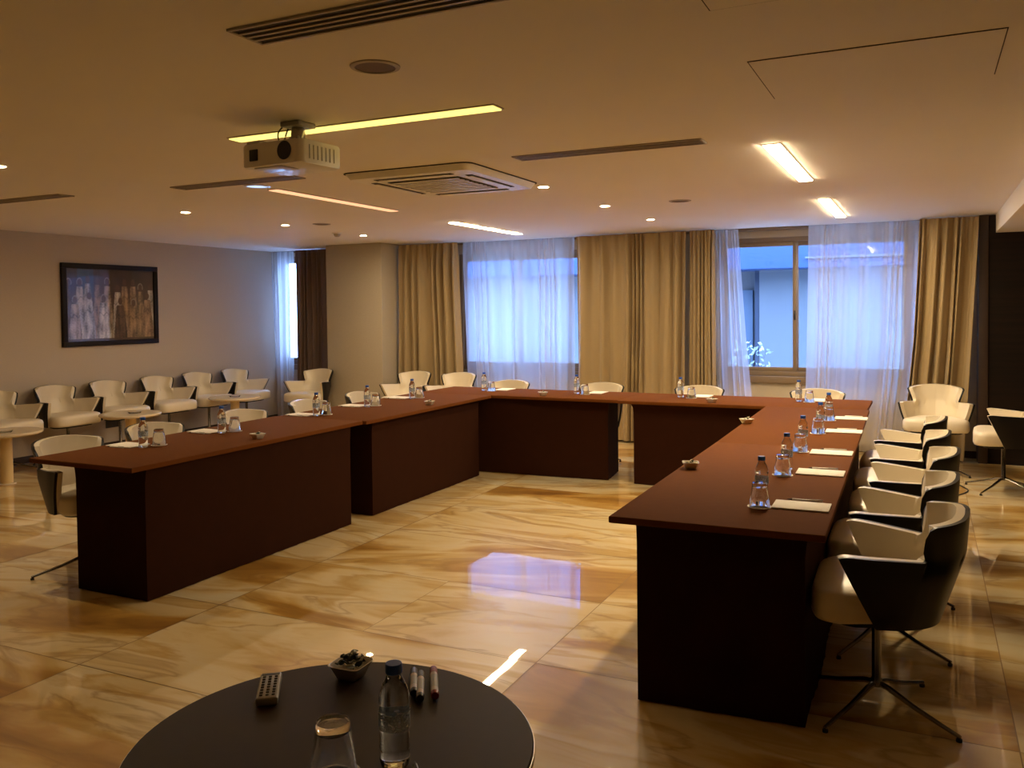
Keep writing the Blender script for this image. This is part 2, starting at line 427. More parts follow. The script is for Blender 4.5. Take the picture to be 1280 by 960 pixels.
curtain('drape_curtain', (-7.68, -6.92), (-7.70, -6.93), .02, ZT, M['drapedark'], 'dark brown drape hanging left of the wallpapered column', 'curtain', 2, .03, 9, YD, thick=.004)
curtain('drape_curtain', (-5.99, -5.16), (-6.02, -5.10), .02, ZT, M['drape'], 'gathered gold brown drape hanging just right of the wallpapered column', 'curtain', 3, .05, 7, YD-.02, thick=.004, mid=(-6.0, -5.13))
curtain('sheer_curtain', (-5.13, -3.66), (-5.03, -3.67), .03, ZT, M['sheer'], 'wide white sheer curtain across the middle window', 'curtain', 4, .045, 8, YS, warp=.8)
curtain('drape_curtain', (-3.62, -2.34), (-3.60, -2.36), .02, ZT, M['drape'], 'wide gold brown drape covering the wall between the two main windows', 'curtain', 5, .045, 8, YD, thick=.004, warp=.9)
curtain('drape_curtain', (-2.31, -2.04), (-2.33, -2.03), .02, ZT, M['drape'], 'narrow tightly gathered gold brown drape left of the half open window', 'curtain', 6, .04, 5, YD, thick=.004)
curtain('sheer_curtain', (-2.06, -1.80), (-2.02, -1.62), .03, ZT, M['sheer'], 'white sheer curtain drawn aside at the left of the uncovered window', 'curtain', 7, .035, 5, YS, mid=(-2.05, -1.72))
curtain('sheer_curtain', (-1.09, -.05), (-1.15, -.20), .03, ZT, M['sheer'], 'white sheer curtain over the right half of the right window', 'curtain', 8, .045, 6, YS, warp=.8, mid=(-1.12, -.10))
curtain('drape_curtain', (-.06, .44), (-.22, .32), .02, ZT, M['drape'], 'gold brown drape in the right corner behind the cream armchair', 'curtain', 9, .05, 6, YD-.04, thick=.004, mid=(-.12, .38))

# ------------------------------------------------------------------ outside
bd = thing('neighbouring_building', 'pale building wall seen outside through the uncovered window', 'building', (0, 12.6, 0))
bm = BM(); box(bm, -2.15, 7, 0, .3, -.5, 2.35); fin(bm, 'wall_panel', M['extwall'], bd)
bm = BM(); box(bm, -7.4, -2.22, .25, .5, -.5, 2.30); fin(bm, 'recessed_wall', M['extwall'], bd)
bm = BM(); box(bm, -2.75, -2.27, .18, .26, .2, 1.75, .01); fin(bm, 'shutter', M['extpanel'], bd)
bm = BM(); box(bm, -2.22, -2.15, .05, .5, -.5, 2.35); fin(bm, 'dark_joint', M['extdark'], bd)
bm = BM(); box(bm, -7.4, 7, -.6, .5, 2.02, 4.2); fin(bm, 'eave', M['exteave'], bd)
bm = BM(); box(bm, -1.45, 7, -.64, -.605, 2.135, 2.16); fin(bm, 'gutter', M['extwall'], bd)
bm = BM(); box(bm, -14, 9, YB+.15, 14, -.62, -.5); tag(fin(bm, 'outdoor_paving', M['extground']), kind='structure')
# planting outside the window
def shrub():
    r = random.Random(5)
    t = thing('leafy_shrub', 'pale leafy shrub outside the uncovered window', 'plant', (-2.03, 10.7, -.5))
    bm = BM(); bs = BM()
    for k in range(15):
        a = r.uniform(0, 2*PI); h = r.uniform(1.0, 1.62); sp = r.uniform(.08, .42)
        P = [(0, 0, 0), (sp*.3*math.cos(a), sp*.3*math.sin(a), h*.5), (sp*math.cos(a), sp*math.sin(a), h)]
        C = crom(P, 8); tube(bs, C, [.008-.0007*i for i in range(9)], 5)
        for i in range(4, 9):
            for _ in range(5):
                p = C[i] + Vector((r.uniform(-.05, .05), r.uniform(-.05, .05), r.uniform(-.06, .06)))
                d = Vector((r.uniform(-1, 1), r.uniform(-1, 1), r.uniform(-.3, .8))).normalized(); l = r.uniform(.05, .1)
                sd = d.cross(Vector((r.uniform(-1, 1), r.uniform(-1, 1), r.uniform(-1, 1)))).normalized()*l*.24
                n = d.cross(sd).normalized()*.006
                vs = [bm.verts.new(q) for q in (p, p+d*l*.5+sd+n, p+d*l, p+d*l*.5-sd+n)]
                bm.faces.new(vs)
    fin(bm, 'foliage', M['leaf'], t); fin(bs, 'stems', M['stem'], t)
shrub()

# ------------------------------------------------------------------ ceiling fittings
def strip(x0, x1, y0, y1, mat, label, nm='strip_light'):
    t = thing(nm, label, 'ceiling light', ((x0+x1)/2, (y0+y1)/2, CZ))
    a, b_ = (x1-x0)/2, (y1-y0)/2
    bm = BM(); box(bm, -a, a, -b_, b_, -.010, -.001); fin(bm, 'diffuser', mat, t, smooth=False)
    bm = BM(); w = .008
    for q in ((-a-w, a+w, -b_-w, -b_), (-a-w, a+w, b_, b_+w), (-a-w, -a, -b_, b_), (a, a+w, -b_, b_)):
        box(bm, q[0], q[1], q[2], q[3], -.005, -.0005)
    fin(bm, 'trim_frame', M['ventmetal'], t, smooth=False)
strip(-3.02, -1.60, 3.165, 3.245, M['strip_yellow'], 'yellow recessed strip light running crosswise behind the ceiling projector')
strip(-4.06, -3.98, 4.62, 6.10, M['strip_salmon'], 'dim salmon coloured recessed strip light beyond the projector')
strip(-4.11, -4.03, 7.17, 8.65, M['strip_white'], 'slim white recessed strip light in front of the middle window')
strip(-.765, -.685, 4.61, 6.02, M['strip_warm'], 'brighter nearer recessed strip light above the right table run')
strip(-.765, -.685, 7.14, 8.63, M['strip_warm'], 'shorter looking recessed strip light close to the right window')

def vent(x0, x1, y0, y1, n, label):
    t = thing('linear_air_vent', label, 'air vent', ((x0+x1)/2, (y0+y1)/2, CZ))
    a, b_ = (x1-x0)/2, (y1-y0)/2; h = 2*b_/n
    bm = BM(); box(bm, -a, a, -b_, b_, -.003, -.0005); fin(bm, 'dark_slots', M['slot'], t, smooth=False)
    bm = BM(); w = .012
    for q in ((-a-w, a+w, -b_-w, -b_), (-a-w, a+w, b_, b_+w), (-a-w, -a, -b_, b_), (a, a+w, -b_, b_)): box(bm, q[0], q[1], q[2], q[3], -.008, 0, .0015)
    fin(bm, 'vent_frame', M['ventmetal'], t)
    for i in range(1, n):
        bm = BM(); y = -b_+h*i; box(bm, -a, a, y-.006, y+.006, -.008, -.001); fin(bm, 'blade', M['ventmetal'], t)
vent(-1.86, -.85, 1.97, 2.10, 4, 'large slotted air vent in the ceiling at the top edge of the view')
vent(-2.04, -1.02, 4.29, 4.40, 3, 'long slotted air vent in the ceiling right of the cassette unit')
vent(-4.52, -3.52, 4.21, 4.32, 3, 'slotted air vent in the ceiling just beyond the projector')
vent(-6.48, -5.45, 4.07, 4.17, 3, 'slotted air vent in the ceiling at the far left')

def disc(nm, x, y, r, mats, label, cat, lamp=False):
    t = thing(nm, label, cat, (x, y, CZ))
    bm = BM(); lathe(bm, [(r*.80, -.001), (r*.82, -.006), (r, -.004), (r*1.02, 0)], 32); fin(bm, 'rim', mats[0], t)
    bm = BM(); lathe(bm, [(0, -.0025), (r*.80, -.0025), (r*.80, -.0005), (0, -.0005)], 32); fin(bm, 'lamp' if lamp else 'mesh_cover', mats[1], t)
    return t
g = M['ventmetal']
for (x, y, lab) in ((-1.71, 2.49, 'large round loudspeaker grille in the ceiling nearest the camera'),
                    (-1.747, 6.69, 'round loudspeaker grille in the ceiling towards the right window'),
                    (-5.23, 6.68, 'round loudspeaker grille in the ceiling near the column')):
    disc('ceiling_loudspeaker', x, y, .085, (g, M['drapedark']), lab, 'loudspeaker')
DL = [(-5.55, 5.30, 'round downlight nearest the framed picture, at the head of the left row'), (-5.57, 6.56, 'middle round downlight of the left row, beside a loudspeaker grille'),
      (-5.61, 7.89, 'round downlight closest to the column, last of the left row'), (-2.365, 5.43, 'round downlight at the right corner of the ceiling cassette unit'),
      (-2.367, 6.685, 'middle round downlight of the centre row'), (-2.354, 7.93, 'round downlight above the back table, last of the centre row'),
      (-4.70, 3.14, 'round downlight cut by the left edge of the view')]
for x, y, lab in DL: disc('downlight', x, y, .042, (M['white'], M['downlight']), lab, 'ceiling light', True)
disc('cool_downlight', -4.02, 4.46, .085, (M['steel'], M['coollight']), 'bluish round light in the ceiling right behind the projector', 'ceiling light', True)
# smoke detector
t = thing('smoke_detector', 'small white smoke detector on the ceiling near the column', 'smoke detector', (-5.67, 7.50, CZ))
bm = BM(); lathe(bm, [(0, -.012), (.05, -.012), (.055, 0)], 24); fin(bm, 'mounting_base', M['white'], t)
bm = BM(); lathe(bm, [(0, -.045), (.022, -.044), (.034, -.03), (.036, -.0125), (0, -.0122)], 24); fin(bm, 'sensor_dome', M['greyplastic'], t)
# access panels
for (x0, x1, y0, y1, lab) in ((-.556, .222, 3.03, 3.615, 'flush rectangular access panel outlined in the ceiling'), (-.556, .222, 1.88, 2.462, 'second access panel outline at the very top of the view')):
    t = thing('ceiling_access_panel', lab, 'access panel', ((x0+x1)/2, (y0+y1)/2, CZ)); a, b_ = (x1-x0)/2, (y1-y0)/2
    bm = BM(); box(bm, -a, a, -b_, b_, -.0025, -.0005); fin(bm, 'panel_gap', M['seam'], t, smooth=False)
    bm = BM(); w = .004; box(bm, -a+w, a-w, -b_+w, b_-w, -.0035, -.001); fin(bm, 'panel_board', M['ceiling'], t, smooth=False)

# cassette air conditioner
t = thing('ceiling_air_conditioner', 'white square four way cassette air conditioner in the ceiling', 'air conditioner', (-2.775, 4.79, CZ))
def rrect(a, b_, r, n=5):
    P = []
    for cx, cy, a0 in ((a-r, b_-r, 0), (-a+r, b_-r, PI/2), (-a+r, -b_+r, PI), (a-r, -b_+r, 1.5*PI)):
        for i in range(n+1): P.append((cx+r*math.cos(a0+i/n*PI/2), cy+r*math.sin(a0+i/n*PI/2)))
    return P
bm = BM(); prism(bm, rrect(.415, .46, .05), -.040, -.006, top=rrect(.44, .485, .06)); fin(bm, 'fascia', M['white'], t)
bm = BM(); prism(bm, rrect(.448, .493, .06), -.006, -.0005); fin(bm, 'shadow_line_plate', M['slot'], t)  # slightly larger dark plate, paints the shadow line around the fascia
bm = BM(); box(bm, -.25, .25, -.27, .27, -.044, -.0402, .0015); fin(bm, 'intake_grille', M['slot'], t)
for i in range(9):
    bm = BM(); y = -.24+.06*i; box(bm, -.24, .24, y-.016, y+.016, -.050, -.0442, .002); fin(bm, 'grille_slat', M['white'], t)
for (x, y, a, b_) in ((0, -.37, .27, .022), (0, .37, .27, .022), (-.335, 0, .022, .29), (.335, 0, .022, .29)):
    bm = BM(); box(bm, x-a, x+a, y-b_, y+b_, -.0425, -.0402); o = fin(bm, 'air_outlet', M['slot'], t, smooth=False)
    bm = BM(); box(bm, x-a*.9, x+a*(.9 if a > .1 else .2), y-b_*(.3 if b_ < .1 else .9), y+b_*.9, -.047, -.0428, .001); fin(bm, 'flap', M['white'], o)

# projector on its ceiling mount
t = thing('ceiling_projector', 'white projector hanging from a short ceiling mount', 'projector', (-2.545, 3.05, 2.19), -.06)
bm = BM(); prism(bm, rrect(.175, .135, .03), -.055, .045, .010); fin(bm, 'housing', M['white'], t)
bm = BM(); box(bm, -.12, -.07, -.139, -.133, -.03, .02, .003); fin(bm, 'lens', M['darkplastic'], t)
bm = BM(); 
ring = []
lathe(bm, [(0, 0), (.038, 0), (.040, .004), (0, .006)], 24)
bmesh.ops.rotate(bm, verts=bm.verts, matrix=Matrix.Rotation(PI/2, 3, 'X')); bmesh.ops.translate(bm, verts=bm.verts, vec=(.085, -.134, 0)); fin(bm, 'fan_grille', M['navy'], t)
bm = BM(); box(bm, -.15, -.07, -.125, -.04, .0452, .062, .006); fin(bm, 'zoom_ring_cover', M['steel'], t)
bm = BM(); box(bm, -.12, .04, -.11, .0, -.060, -.0552, .002); fin(bm, 'silver_underside_plate', M['steel'], t)
for k in range(7):
    bm = BM(); y = -.08+.026*k; box(bm, .1745, .178, y-.0015, y+.0015, -.035, .025, .0005); fin(bm, 'side_vent', M['greyplastic'], t)
for x, y in ((-.03, -.03), (.07, -.03), (-.03, .07), (.07, .07)):
    bm = BM(); tube(bm, [(x, y, .046), (.02+(x-.02)*.4, .02+(y-.02)*.4, .085)], .006, 8); fin(bm, 'mount_arm', M['steel'], t)
bm = BM(); lathe(bm, [(0, .075), (.03, .075), (.032, .10), (.028, .128), (0, .128)], 20, .02, .02); fin(bm, 'mount_joint', M['chrome'], t)
bm = BM(); box(bm, -.035, .075, -.035, .075, .1282, .1495, .004); fin(bm, 'ceiling_plate', M['greyplastic'], t)
bm = BM(); tube(bm, crom([(-.04, .0, .146), (-.07, -.01, .11), (-.06, -.01, .07), (-.01, 0, .05)], 12), .0035, 6); tube(bm, crom([(-.03, .02, .146), (-.055, .02, .10), (-.05, .01, .06), (0, .03, .05)], 12), .0035, 6)
fin(bm, 'cable', M['rubber'], t)

# ------------------------------------------------------------------ tables of the conference square
TZ = .72
def rect(x0, x1, y0, y1): return [(x0, y0), (x1, y0), (x1, y1), (x0, y1)]
def conf_table(label, top, sk, seed, flare=.012):
    cx = sum(p[0] for p in top)/4; cy = sum(p[1] for p in top)/4
    t = thing('conference_table', label, 'table', (cx, cy, 0), group='cloth covered tables of the conference square')
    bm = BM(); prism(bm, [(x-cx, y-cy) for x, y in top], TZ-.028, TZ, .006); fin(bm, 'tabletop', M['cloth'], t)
    # stretch skirt: vertical walls with soft ripples, flaring under the top
    r = random.Random(seed); P = [Vector((x-cx, y-cy)) for x, y in sk]; per = []
    for i in range(4):
        a, b_ = P[i], P[(i+1) % 4]; n = max(6, int((b_-a).length/.045)); d = (b_-a).normalized(); nr = Vector((d.y, -d.x))
        for k in range(n):
            u = k/n; per.append((a+(b_-a)*u, nr, min(1, min(u, 1-u)*12)))
    bm = BM(); zs = [.004, .03, .08, .16, .26, .36, .46, .55, .61, .65, .675, TZ-.029]; rows = []
    for z in zs:
        row = []
        for (p, nr, e) in per:
            q = Vector((p.x*2.2+seed*7, p.y*2.2, z*1.3)); w = .010*mn.noise(q) + .004*mn.noise(q*4)
            low = max(0, 1-z/.10); w += .0025*low*math.sin(p.x*60+p.y*60+seed)
            fl = flare*max(0, (z-.58)/(TZ-.029-.58))**2
            c = p.normalized()
            row.append(bm.verts.new((p.x+nr.x*(w*e+fl), p.y+nr.y*(w*e+fl), z)))
        rows.append(row)
    n = len(per)
    for A, B_ in zip(rows, rows[1:]):
        for i in range(n): bm.faces.new((A[i], A[(i+1) % n], B_[(i+1) % n], B_[i]))
    bm.faces.new(rows[0][::-1]); bm.faces.new(rows[-1])
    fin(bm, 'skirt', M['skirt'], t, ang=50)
    return t
g = .0015
conf_table('brown cloth covered table at the near end of the left run', rect(-4.41, -3.62, 3.07, 5.05-g), rect(-4.17, -3.645, 3.17, 4.93), 1)
conf_table('brown cloth covered table at the far end of the left run', rect(-4.40, -3.59, 5.05+g, 7.00-g), rect(-4.17, -3.65, 5.20, 6.86), 2)
conf_table('brown cloth covered table along the back, left half', [(-4.39, 7.00+g), (-2.37-g, 7.00+g), (-2.37-g, 7.675), (-4.37, 7.69)], [(-4.15, 7.02), (-2.50, 7.10), (-2.55, 7.52), (-4.15, 7.52)], 3)
conf_table('brown cloth covered table along the back, right half', [(-2.37+g, 6.96+g), (-.40, 6.96+g), (-.40, 7.67), (-2.37+g, 7.67)], [(-2.25, 7.045), (-.50, 7.07), (-.50, 7.52), (-2.25, 7.52)], 4, .05)
conf_table('brown cloth covered table at the far end of the right run', [(-1.10, 5.0+g), (-.345, 5.0+g), (-.385, 6.96-g), (-1.14, 6.96-g)], rect(-1.02, -.45, 5.1, 6.85), 5)
conf_table('brown cloth covered table nearest the camera on the right', [(-1.078, 3.06), (-.308, 3.085), (-.345, 5.0-g), (-1.10, 5.0-g)], [(-.992, 3.135), (-.385, 3.165), (-.40, 4.9), (-1.0, 4.9)], 6)

# ------------------------------------------------------------------ tub chairs
TOP = [(0, -.268), (.085, -.259), (.148, -.230), (.184, -.178), (.200, -.140), (.230, -.06), (.260, .03), (.278, .118)]
BOT = [(0, -.185), (.060, -.178), (.112, -.156), (.150, -.122), (.172, -.090), (.188, -.058), (.197, -.028), (.202, .0)]
ZB = .375
def chair_surface(n=48, m=18):
    """grid of the tub shell: columns run from the left arm round the back to the right arm"""
    T = crom([(p[0], p[1], 0) for p in TOP], n); B_ = crom([(p[0], p[1], 0) for p in BOT], n)
    cols = []
    for i in range(-n, n+1):
        k = abs(i); sg = -1 if i < 0 else 1
        t, b = T[k], B_[k]
        s = t.x
        w = min(1, max(0, (s-.183)/.014)); w = w*w*(3-2*w)
        h = (.774-.80*s*s)*(1-w) + (.622+.016*max(0, (t.y+.14)/.25))*w - .008*max(0, (t.y-.08)/.038)**2
        col = []
        for j in range(m+1):
            z = ZB + (h-ZB)*j/m
            u = (z-ZB)/(.632-ZB)
            bulge = 1 + .03*math.sin(min(1, u)*PI)
            x = (b.x+(t.x-b.x)*u)*bulge; y = (b.y+(t.y-b.y)*u)
            if s > .10 and w < 1:
                q = min(1, max(0, (u-.72)/.28)); q = q*q*(3-2*q); x *= 1-.12*q
            if u > 1:
                o = u-1; y = t.y - .010*o/.6 + (.016*(o/.6) if s > .12 else 0)*min(1, (s-.12)/.06 if s > .12 else 0)
                x = t.x*(.88+.23*min(1, o/.40)) if s < .2 else t.x
            col.append(Vector((x*sg, y, z)))
        cols.append(col)
    return cols
def shell_part(cols, o0, o1, name, mat, parent):
    """solid between two offsets of the surface (outwards positive)"""
    n, m = len(cols), len(cols[0])
    def nrm(i, j):
        a = cols[min(i+1, n-1)][j]-cols[max(i-1, 0)][j]; b = cols[i][min(j+1, m-1)]-cols[i][max(j-1, 0)]
        a.z = 0
        v = a.cross(Vector((0, 0, 1)))
        return v.normalized() if v.length > 1e-6 else Vector((0, -1, 0))
    bm = BM(); A = []; B_ = []
    for i in range(n):
        A.append([]); B_.append([])
        for j in range(m):
            N = nrm(i, 5)*.6+nrm(i, j)*.4; N.normalize()
            if N.dot(Vector((cols[i][j].x, cols[i][j].y+.02, 0))) < 0: N = -N
            A[-1].append(bm.verts.new(cols[i][j]+N*o0)); B_[-1].append(bm.verts.new(cols[i][j]+N*o1))
    for i in range(n-1):
        for j in range(m-1):
            bm.faces.new((A[i][j], A[i+1][j], A[i+1][j+1], A[i][j+1])); bm.faces.new((B_[i][j], B_[i][j+1], B_[i+1][j+1], B_[i+1][j]))
        bm.faces.new((A[i][0], B_[i][0], B_[i+1][0], A[i+1][0])); bm.faces.new((A[i][m-1], A[i+1][m-1], B_[i+1][m-1], B_[i][m-1]))
    for i in (0, n-1):
        for j in range(m-1): bm.faces.new((A[i][j], A[i][j+1], B_[i][j+1], B_[i][j]))
    return fin(bm, name, mat, parent, ang=42)
def seat_outline(k):
    pts = []
    for i in range(40):
        a = 2*PI*i/40; c, s = math.cos(a), math.sin(a)
        e = 2/5.0
        x = .268*math.copysign(abs(c)**e, c); y = .200*math.copysign(abs(s)**e, s)
        q = min(1, max(0, (.07-y)/.12)); x *= 1-.25*q*q*(3-2*q)-(.22*(-y/.208)**1.5 if y < 0 else 0)     # narrower inside the shell
        pts.append((x*k, (y*k)+.018))
    return pts
def make_chair(label, cat='armchair'):
    t = thing('tub_chair', label, cat)
    cols = chair_surface()
    shell_part(cols, .014, .030, 'outer_shell', M['black'], t)
    shell_part(cols, -.014, .0138, 'inner_upholstery', M['cream'], t)
    bm = BM(); prev = None
    for k, z in ((.90, .385), (.965, .388), (1.0, .405), (1.0, .462), (.97, .484), (.88, .496), (.6, .503), (.25, .505)):
        ring = [bm.verts.new((x, y, z)) for x, y in seat_outline(k)]
        if prev:
            for i in range(40): bm.faces.new((prev[i], prev[(i+1) % 40], ring[(i+1) % 40], ring[i]))
        else: bm.faces.new(ring[::-1])
        prev = ring
    bm.faces.new(prev); fin(bm, 'seat', M['cream'], t, ang=60)
    bm = BM(); prism(bm, [(x*.80, y*.80-.03) for x, y in seat_outline(1)], .366, .384, .004); fin(bm, 'seat_base', M['black'], t)
    bm = BM(); lathe(bm, [(0, .085), (.021, .087), (.023, .105), (.0165, .12), (.0165, .35), (.04, .362), (.04, .3655), (0, .3655)], 20); fin(bm, 'column', M['chrome'], t)
    for k in range(4):
        a = PI/4*1 + PI/2*k + .25
        c, s = math.cos(a), math.sin(a)
        bm = BM(); tube(bm, [(c*r, s*r, z) for r, z in ((.012, .098), (.05, .092), (.16, .055), (.315, .016))], [.011, .011, .009, .007], 8)
        lg = fin(bm, 'leg', M['chrome'], t)
        bm = BM(); lathe(bm, [(0, 0), (.010, 0), (.010, .010), (0, .012)], 12, c*.310, s*.310); fin(bm, 'foot_glide', M['rubber'], lg)
    return t
# facing: rz = 0 looks towards +y
GR = ['tub chairs along the right table run', 'tub chairs along the left table run', 'tub chairs behind the back tables', 'tub chairs lined up against the left wall']
C0 = make_chair('black and cream tub chair pushed to the right tables, nearest the camera')
C0.location = (-.165, 3.44, 0); C0.rotation_euler = (0, 0, PI/2+.02); C0['group'] = GR[0]
ordn = ['nearest the camera', 'second from the camera', 'middle one of five', 'fourth from the camera', 'farthest from the camera']
for i, (x, y, a) in enumerate(((-.175, 4.13, .0), (-.15, 4.87, .03), (-.175, 5.55, 0), (-.18, 6.26, -.03))):
    dup(C0, (x, y, 0), PI/2+a, 'black and cream tub chair pushed to the right tables, %s' % ordn[i+1], GR[0])
for i, (x, y, a) in enumerate(((-4.40, 3.44, 0), (-4.41, 4.09, .0), (-4.40, 4.91, 0), (-4.40, 5.66, 0), (-4.39, 6.40, 0))):
    dup(C0, (x, y, 0), -PI/2+a, 'cream tub chair pushed to the left tables, %s' % ordn[i], GR[1])
for i, x in enumerate((-3.86, -2.86, -1.90, -.86)):
    dup(C0, (x, 7.76, 0), PI, 'cream tub chair tucked behind the back tables, %s' % ['leftmost', 'second from the left', 'third from the left', 'rightmost'][i], GR[2])
WC = [(-7.86, 5.26, 'cut by the left edge of the photo'), (-7.86, 5.90, 'under the left half of the framed picture'), (-7.86, 6.53, 'under the right end of the framed picture'),
      (-7.85, 7.19, 'fourth from the left'), (-7.87, 7.82, 'behind the left part of the far side table'), (-7.86, 8.45, 'last one, nearest the corner window')]
for x, y, lab in WC: dup(C0, (x, y, 0), -PI/2, 'cream tub chair against the left wall, %s' % lab, GR[3])
dup(C0, (.075, 8.56, 0), PI, 'cream tub chair facing the room in front of the right corner drape', 'loose tub chairs')
dup(C0, (.56, 7.92, 0), PI/2-.05, 'tub chair at the right edge seen from the side, before the dark wood wall', 'loose tub chairs')
dup(C0, (-6.96, 8.58, 0), PI, 'cream tub chair in front of the dark brown drape left of the column', 'loose tub chairs')
dup(C0, (-5.52, 8.58, 0), PI, 'cream tub chair standing right of the column in front of the drape', 'loose tub chairs')
dup(C0, (-4.90, 8.56, 0), PI, 'cream tub chair behind the far left corner of the tables, under the middle window', 'loose tub chairs')

# ------------------------------------------------------------------ cream side tables by the wall
def side_table(x, y, h, r, label):
    t = thing('round_side_table', label, 'side table', (x, y, 0), group='cream side tables by the left wall')
    bm = BM(); lathe(bm, [(0, h-.03), (r*.93, h-.03), (r, h-.018), (r, h-.006), (r*.985, h), (0, h)], 48); fin(bm, 'table_top', M['marbletop'], t)
    bm = BM(); lathe(bm, [(0, .012), (.052, .012), (.052, h-.0305), (0, h-.0305)], 28); fin(bm, 'column', M['gold'], t)
    bm = BM(); lathe(bm, [(0, 0), (.075, 0), (.075, .006), (.07, .0115), (0, .0115)], 36); fin(bm, 'foot_plate', M['marbletop'], t)
    return t
ST = [(-7.36, 4.91, .47), (-7.30, 6.19, .49), (-7.34, 7.70, .512)]
for (x, y, h), lab in zip(ST, ('cream round side table cut by the left edge of the photo', 'cream round side table behind the nearest left table setting', 'cream round side table at the far end of the wall chairs')):
    side_table(x, y, h, .295, lab)
def ashtray(x, y, z, label, grp=None):
    bm = BM(); lathe(bm, [(0, .002), (.05, .002), (.062, .016), (.066, .016), (.056, 0), (0, 0)], 28)
    tag(fin(bm, 'glass_dish', M['glass'], loc=(x, y, z)), label, 'dish', grp)
ashtray(-7.30, 4.86, .4705, 'small glass dish on the side table at the left edge')
ashtray(-7.25, 6.2, .4905, 'small glass dish on the middle side table')
ashtray(-7.32, 7.68, .5125, 'small glass dish on the farthest side table')

# ------------------------------------------------------------------ place settings
def make_bottle(label, loc):
    t = thing('water_bottle', label, 'bottle', loc)
    R = .0265; prof = [(0, .002), (.018, 0), (.0245, .003), (R, .012)]
    z = .014
    while z < .058: prof += [(R, z), (R*.92, z+.005)]; z += .010
    prof += [(R, .064), (R, .098), (R*.96, .104), (R, .110), (R*.98, .122), (R*.86, .134), (R*.66, .145), (.0135, .153), (.0125, .160), (0, .160)]
    bm = BM(); lathe(bm, prof, 28); fin(bm, 'bottle_body', M['water'], t, ang=60)
    bm = BM(); lathe(bm, [(R+.0004, .067), (R+.0010, .067), (R+.0010, .095), (R+.0004, .095)], 28, closed=True); fin(bm, 'label_band', M['label'], t)
    bm = BM(); lathe(bm, [(0, .1602), (.0142, .1602), (.0148, .162), (.0148, .174), (.0138, .1765), (0, .1765)], 24); fin(bm, 'cap', M['bluecap'], t)
    return t
def make_glass(label, loc):
    """tumbler turned upside down: thick base on top, mouth on the coaster"""
    prof = [(.0385, 0), (.0400, .001), (.0350, .040), (.0300, .076), (.0285, .080), (.0290, .086), (.0275, .092), (.0200, .092), (0, .090),
            (0, .076), (.0250, .074), (.0320, .040), (.0378, .001)]
    bm = BM(); lathe(bm, [prof[0]]+prof[1:9]+prof[9:]+[prof[0]], 32)
    bmesh.ops.remove_doubles(bm, verts=bm.verts, dist=1e-5)
    return tag(fin(bm, 'drinking_glass', M['glass'], loc=loc, ang=50), label, 'glass')
def make_coaster(label, loc, rz=0):
    bm = BM()
    lathe(bm, [(0, 0), (.046, 0), (.047, .0008), (.047, .0016), (0, .0018)], 24)
    return tag(fin(bm, 'paper_coaster', M['paper'], loc=loc), label, 'coaster')
def make_pad(label, loc, rz=0):
    t = thing('notepad', label, 'notepad', loc, rz)
    bm = BM(); box(bm, -.105, .105, -.0725, .0725, .001, .006, .0008); fin(bm, 'pages', M['paper'], t)
    bm = BM(); box(bm, -.105, .105, -.0725, .0725, 0, .0009); fin(bm, 'backing_card', M['ventmetal'], t)
    return t
def make_pen(label, loc, rz=0):
    t = thing('ballpoint_pen', label, 'pen', loc, rz)
    bm = BM(); tube(bm, [(-.055, 0, .0045), (.060, 0, .0045)], .0042, 10); fin(bm, 'barrel', M['white'], t)
    bm = BM(); tube(bm, [(-.056, 0, .0045), (-.066, 0, .0042), (-.075, 0, .0040)], [.0040, .0026, .0008], 10); fin(bm, 'tip', M['darkplastic'], t)
    bm = BM(); box(bm, .015, .062, -.0015, .0015, .0089, .0102, .0004); fin(bm, 'clip', M['darkplastic'], t)
    return t
Z0 = TZ+.0006
sets = []
RPAD = [3.49, 4.23, 4.83, 5.69, 6.37]
RG = [(-.586, 3.43), (-.60, 4.12), (-.612, 4.83), (-.600, 5.56), (-.600, 6.22)]
RB = [(-.60, 3.56), (-.60, 4.26), (-.615, 4.98), (-.60, 5.71), (-.615, 6.37)]
LPAD = [3.60, 4.22, 5.18, 5.83, 6.51]
ends = ['nearest the camera', 'second from the camera', 'third of the five', 'fourth from the camera', 'last of the five']
for i in range(5):
    w = 'on the right tables, %s' % ends[i]
    sets.append((RB[i], RG[i], ((-.437+.0-.008*i), RPAD[i], 0.02), (-.43-.008*i, RPAD[i]+.105, .03), w, 'right'))
for i in range(5):
    w = 'on the left tables, %s' % ends[i]
    y = LPAD[i]
    sets.append(((-4.11, y-.03), (-4.10, y+.075), (-4.26, y-.01, -.03), (-4.25, y-.10, -.02), w, 'left'))
BX = [-3.86, -2.90, -1.93, -.945]; GX = [-3.77, -2.81, -1.83, -.86]
bw = ['leftmost', 'second from the left', 'third from the left', 'rightmost']
for i in range(4):
    w = 'on the back tables, %s' % bw[i]
    sets.append(((BX[i], 7.38), (GX[i], 7.36), (GX[i]+.06, 7.52, PI/2), None, w, 'back'))
pb = pg = pc = pp = pe = None
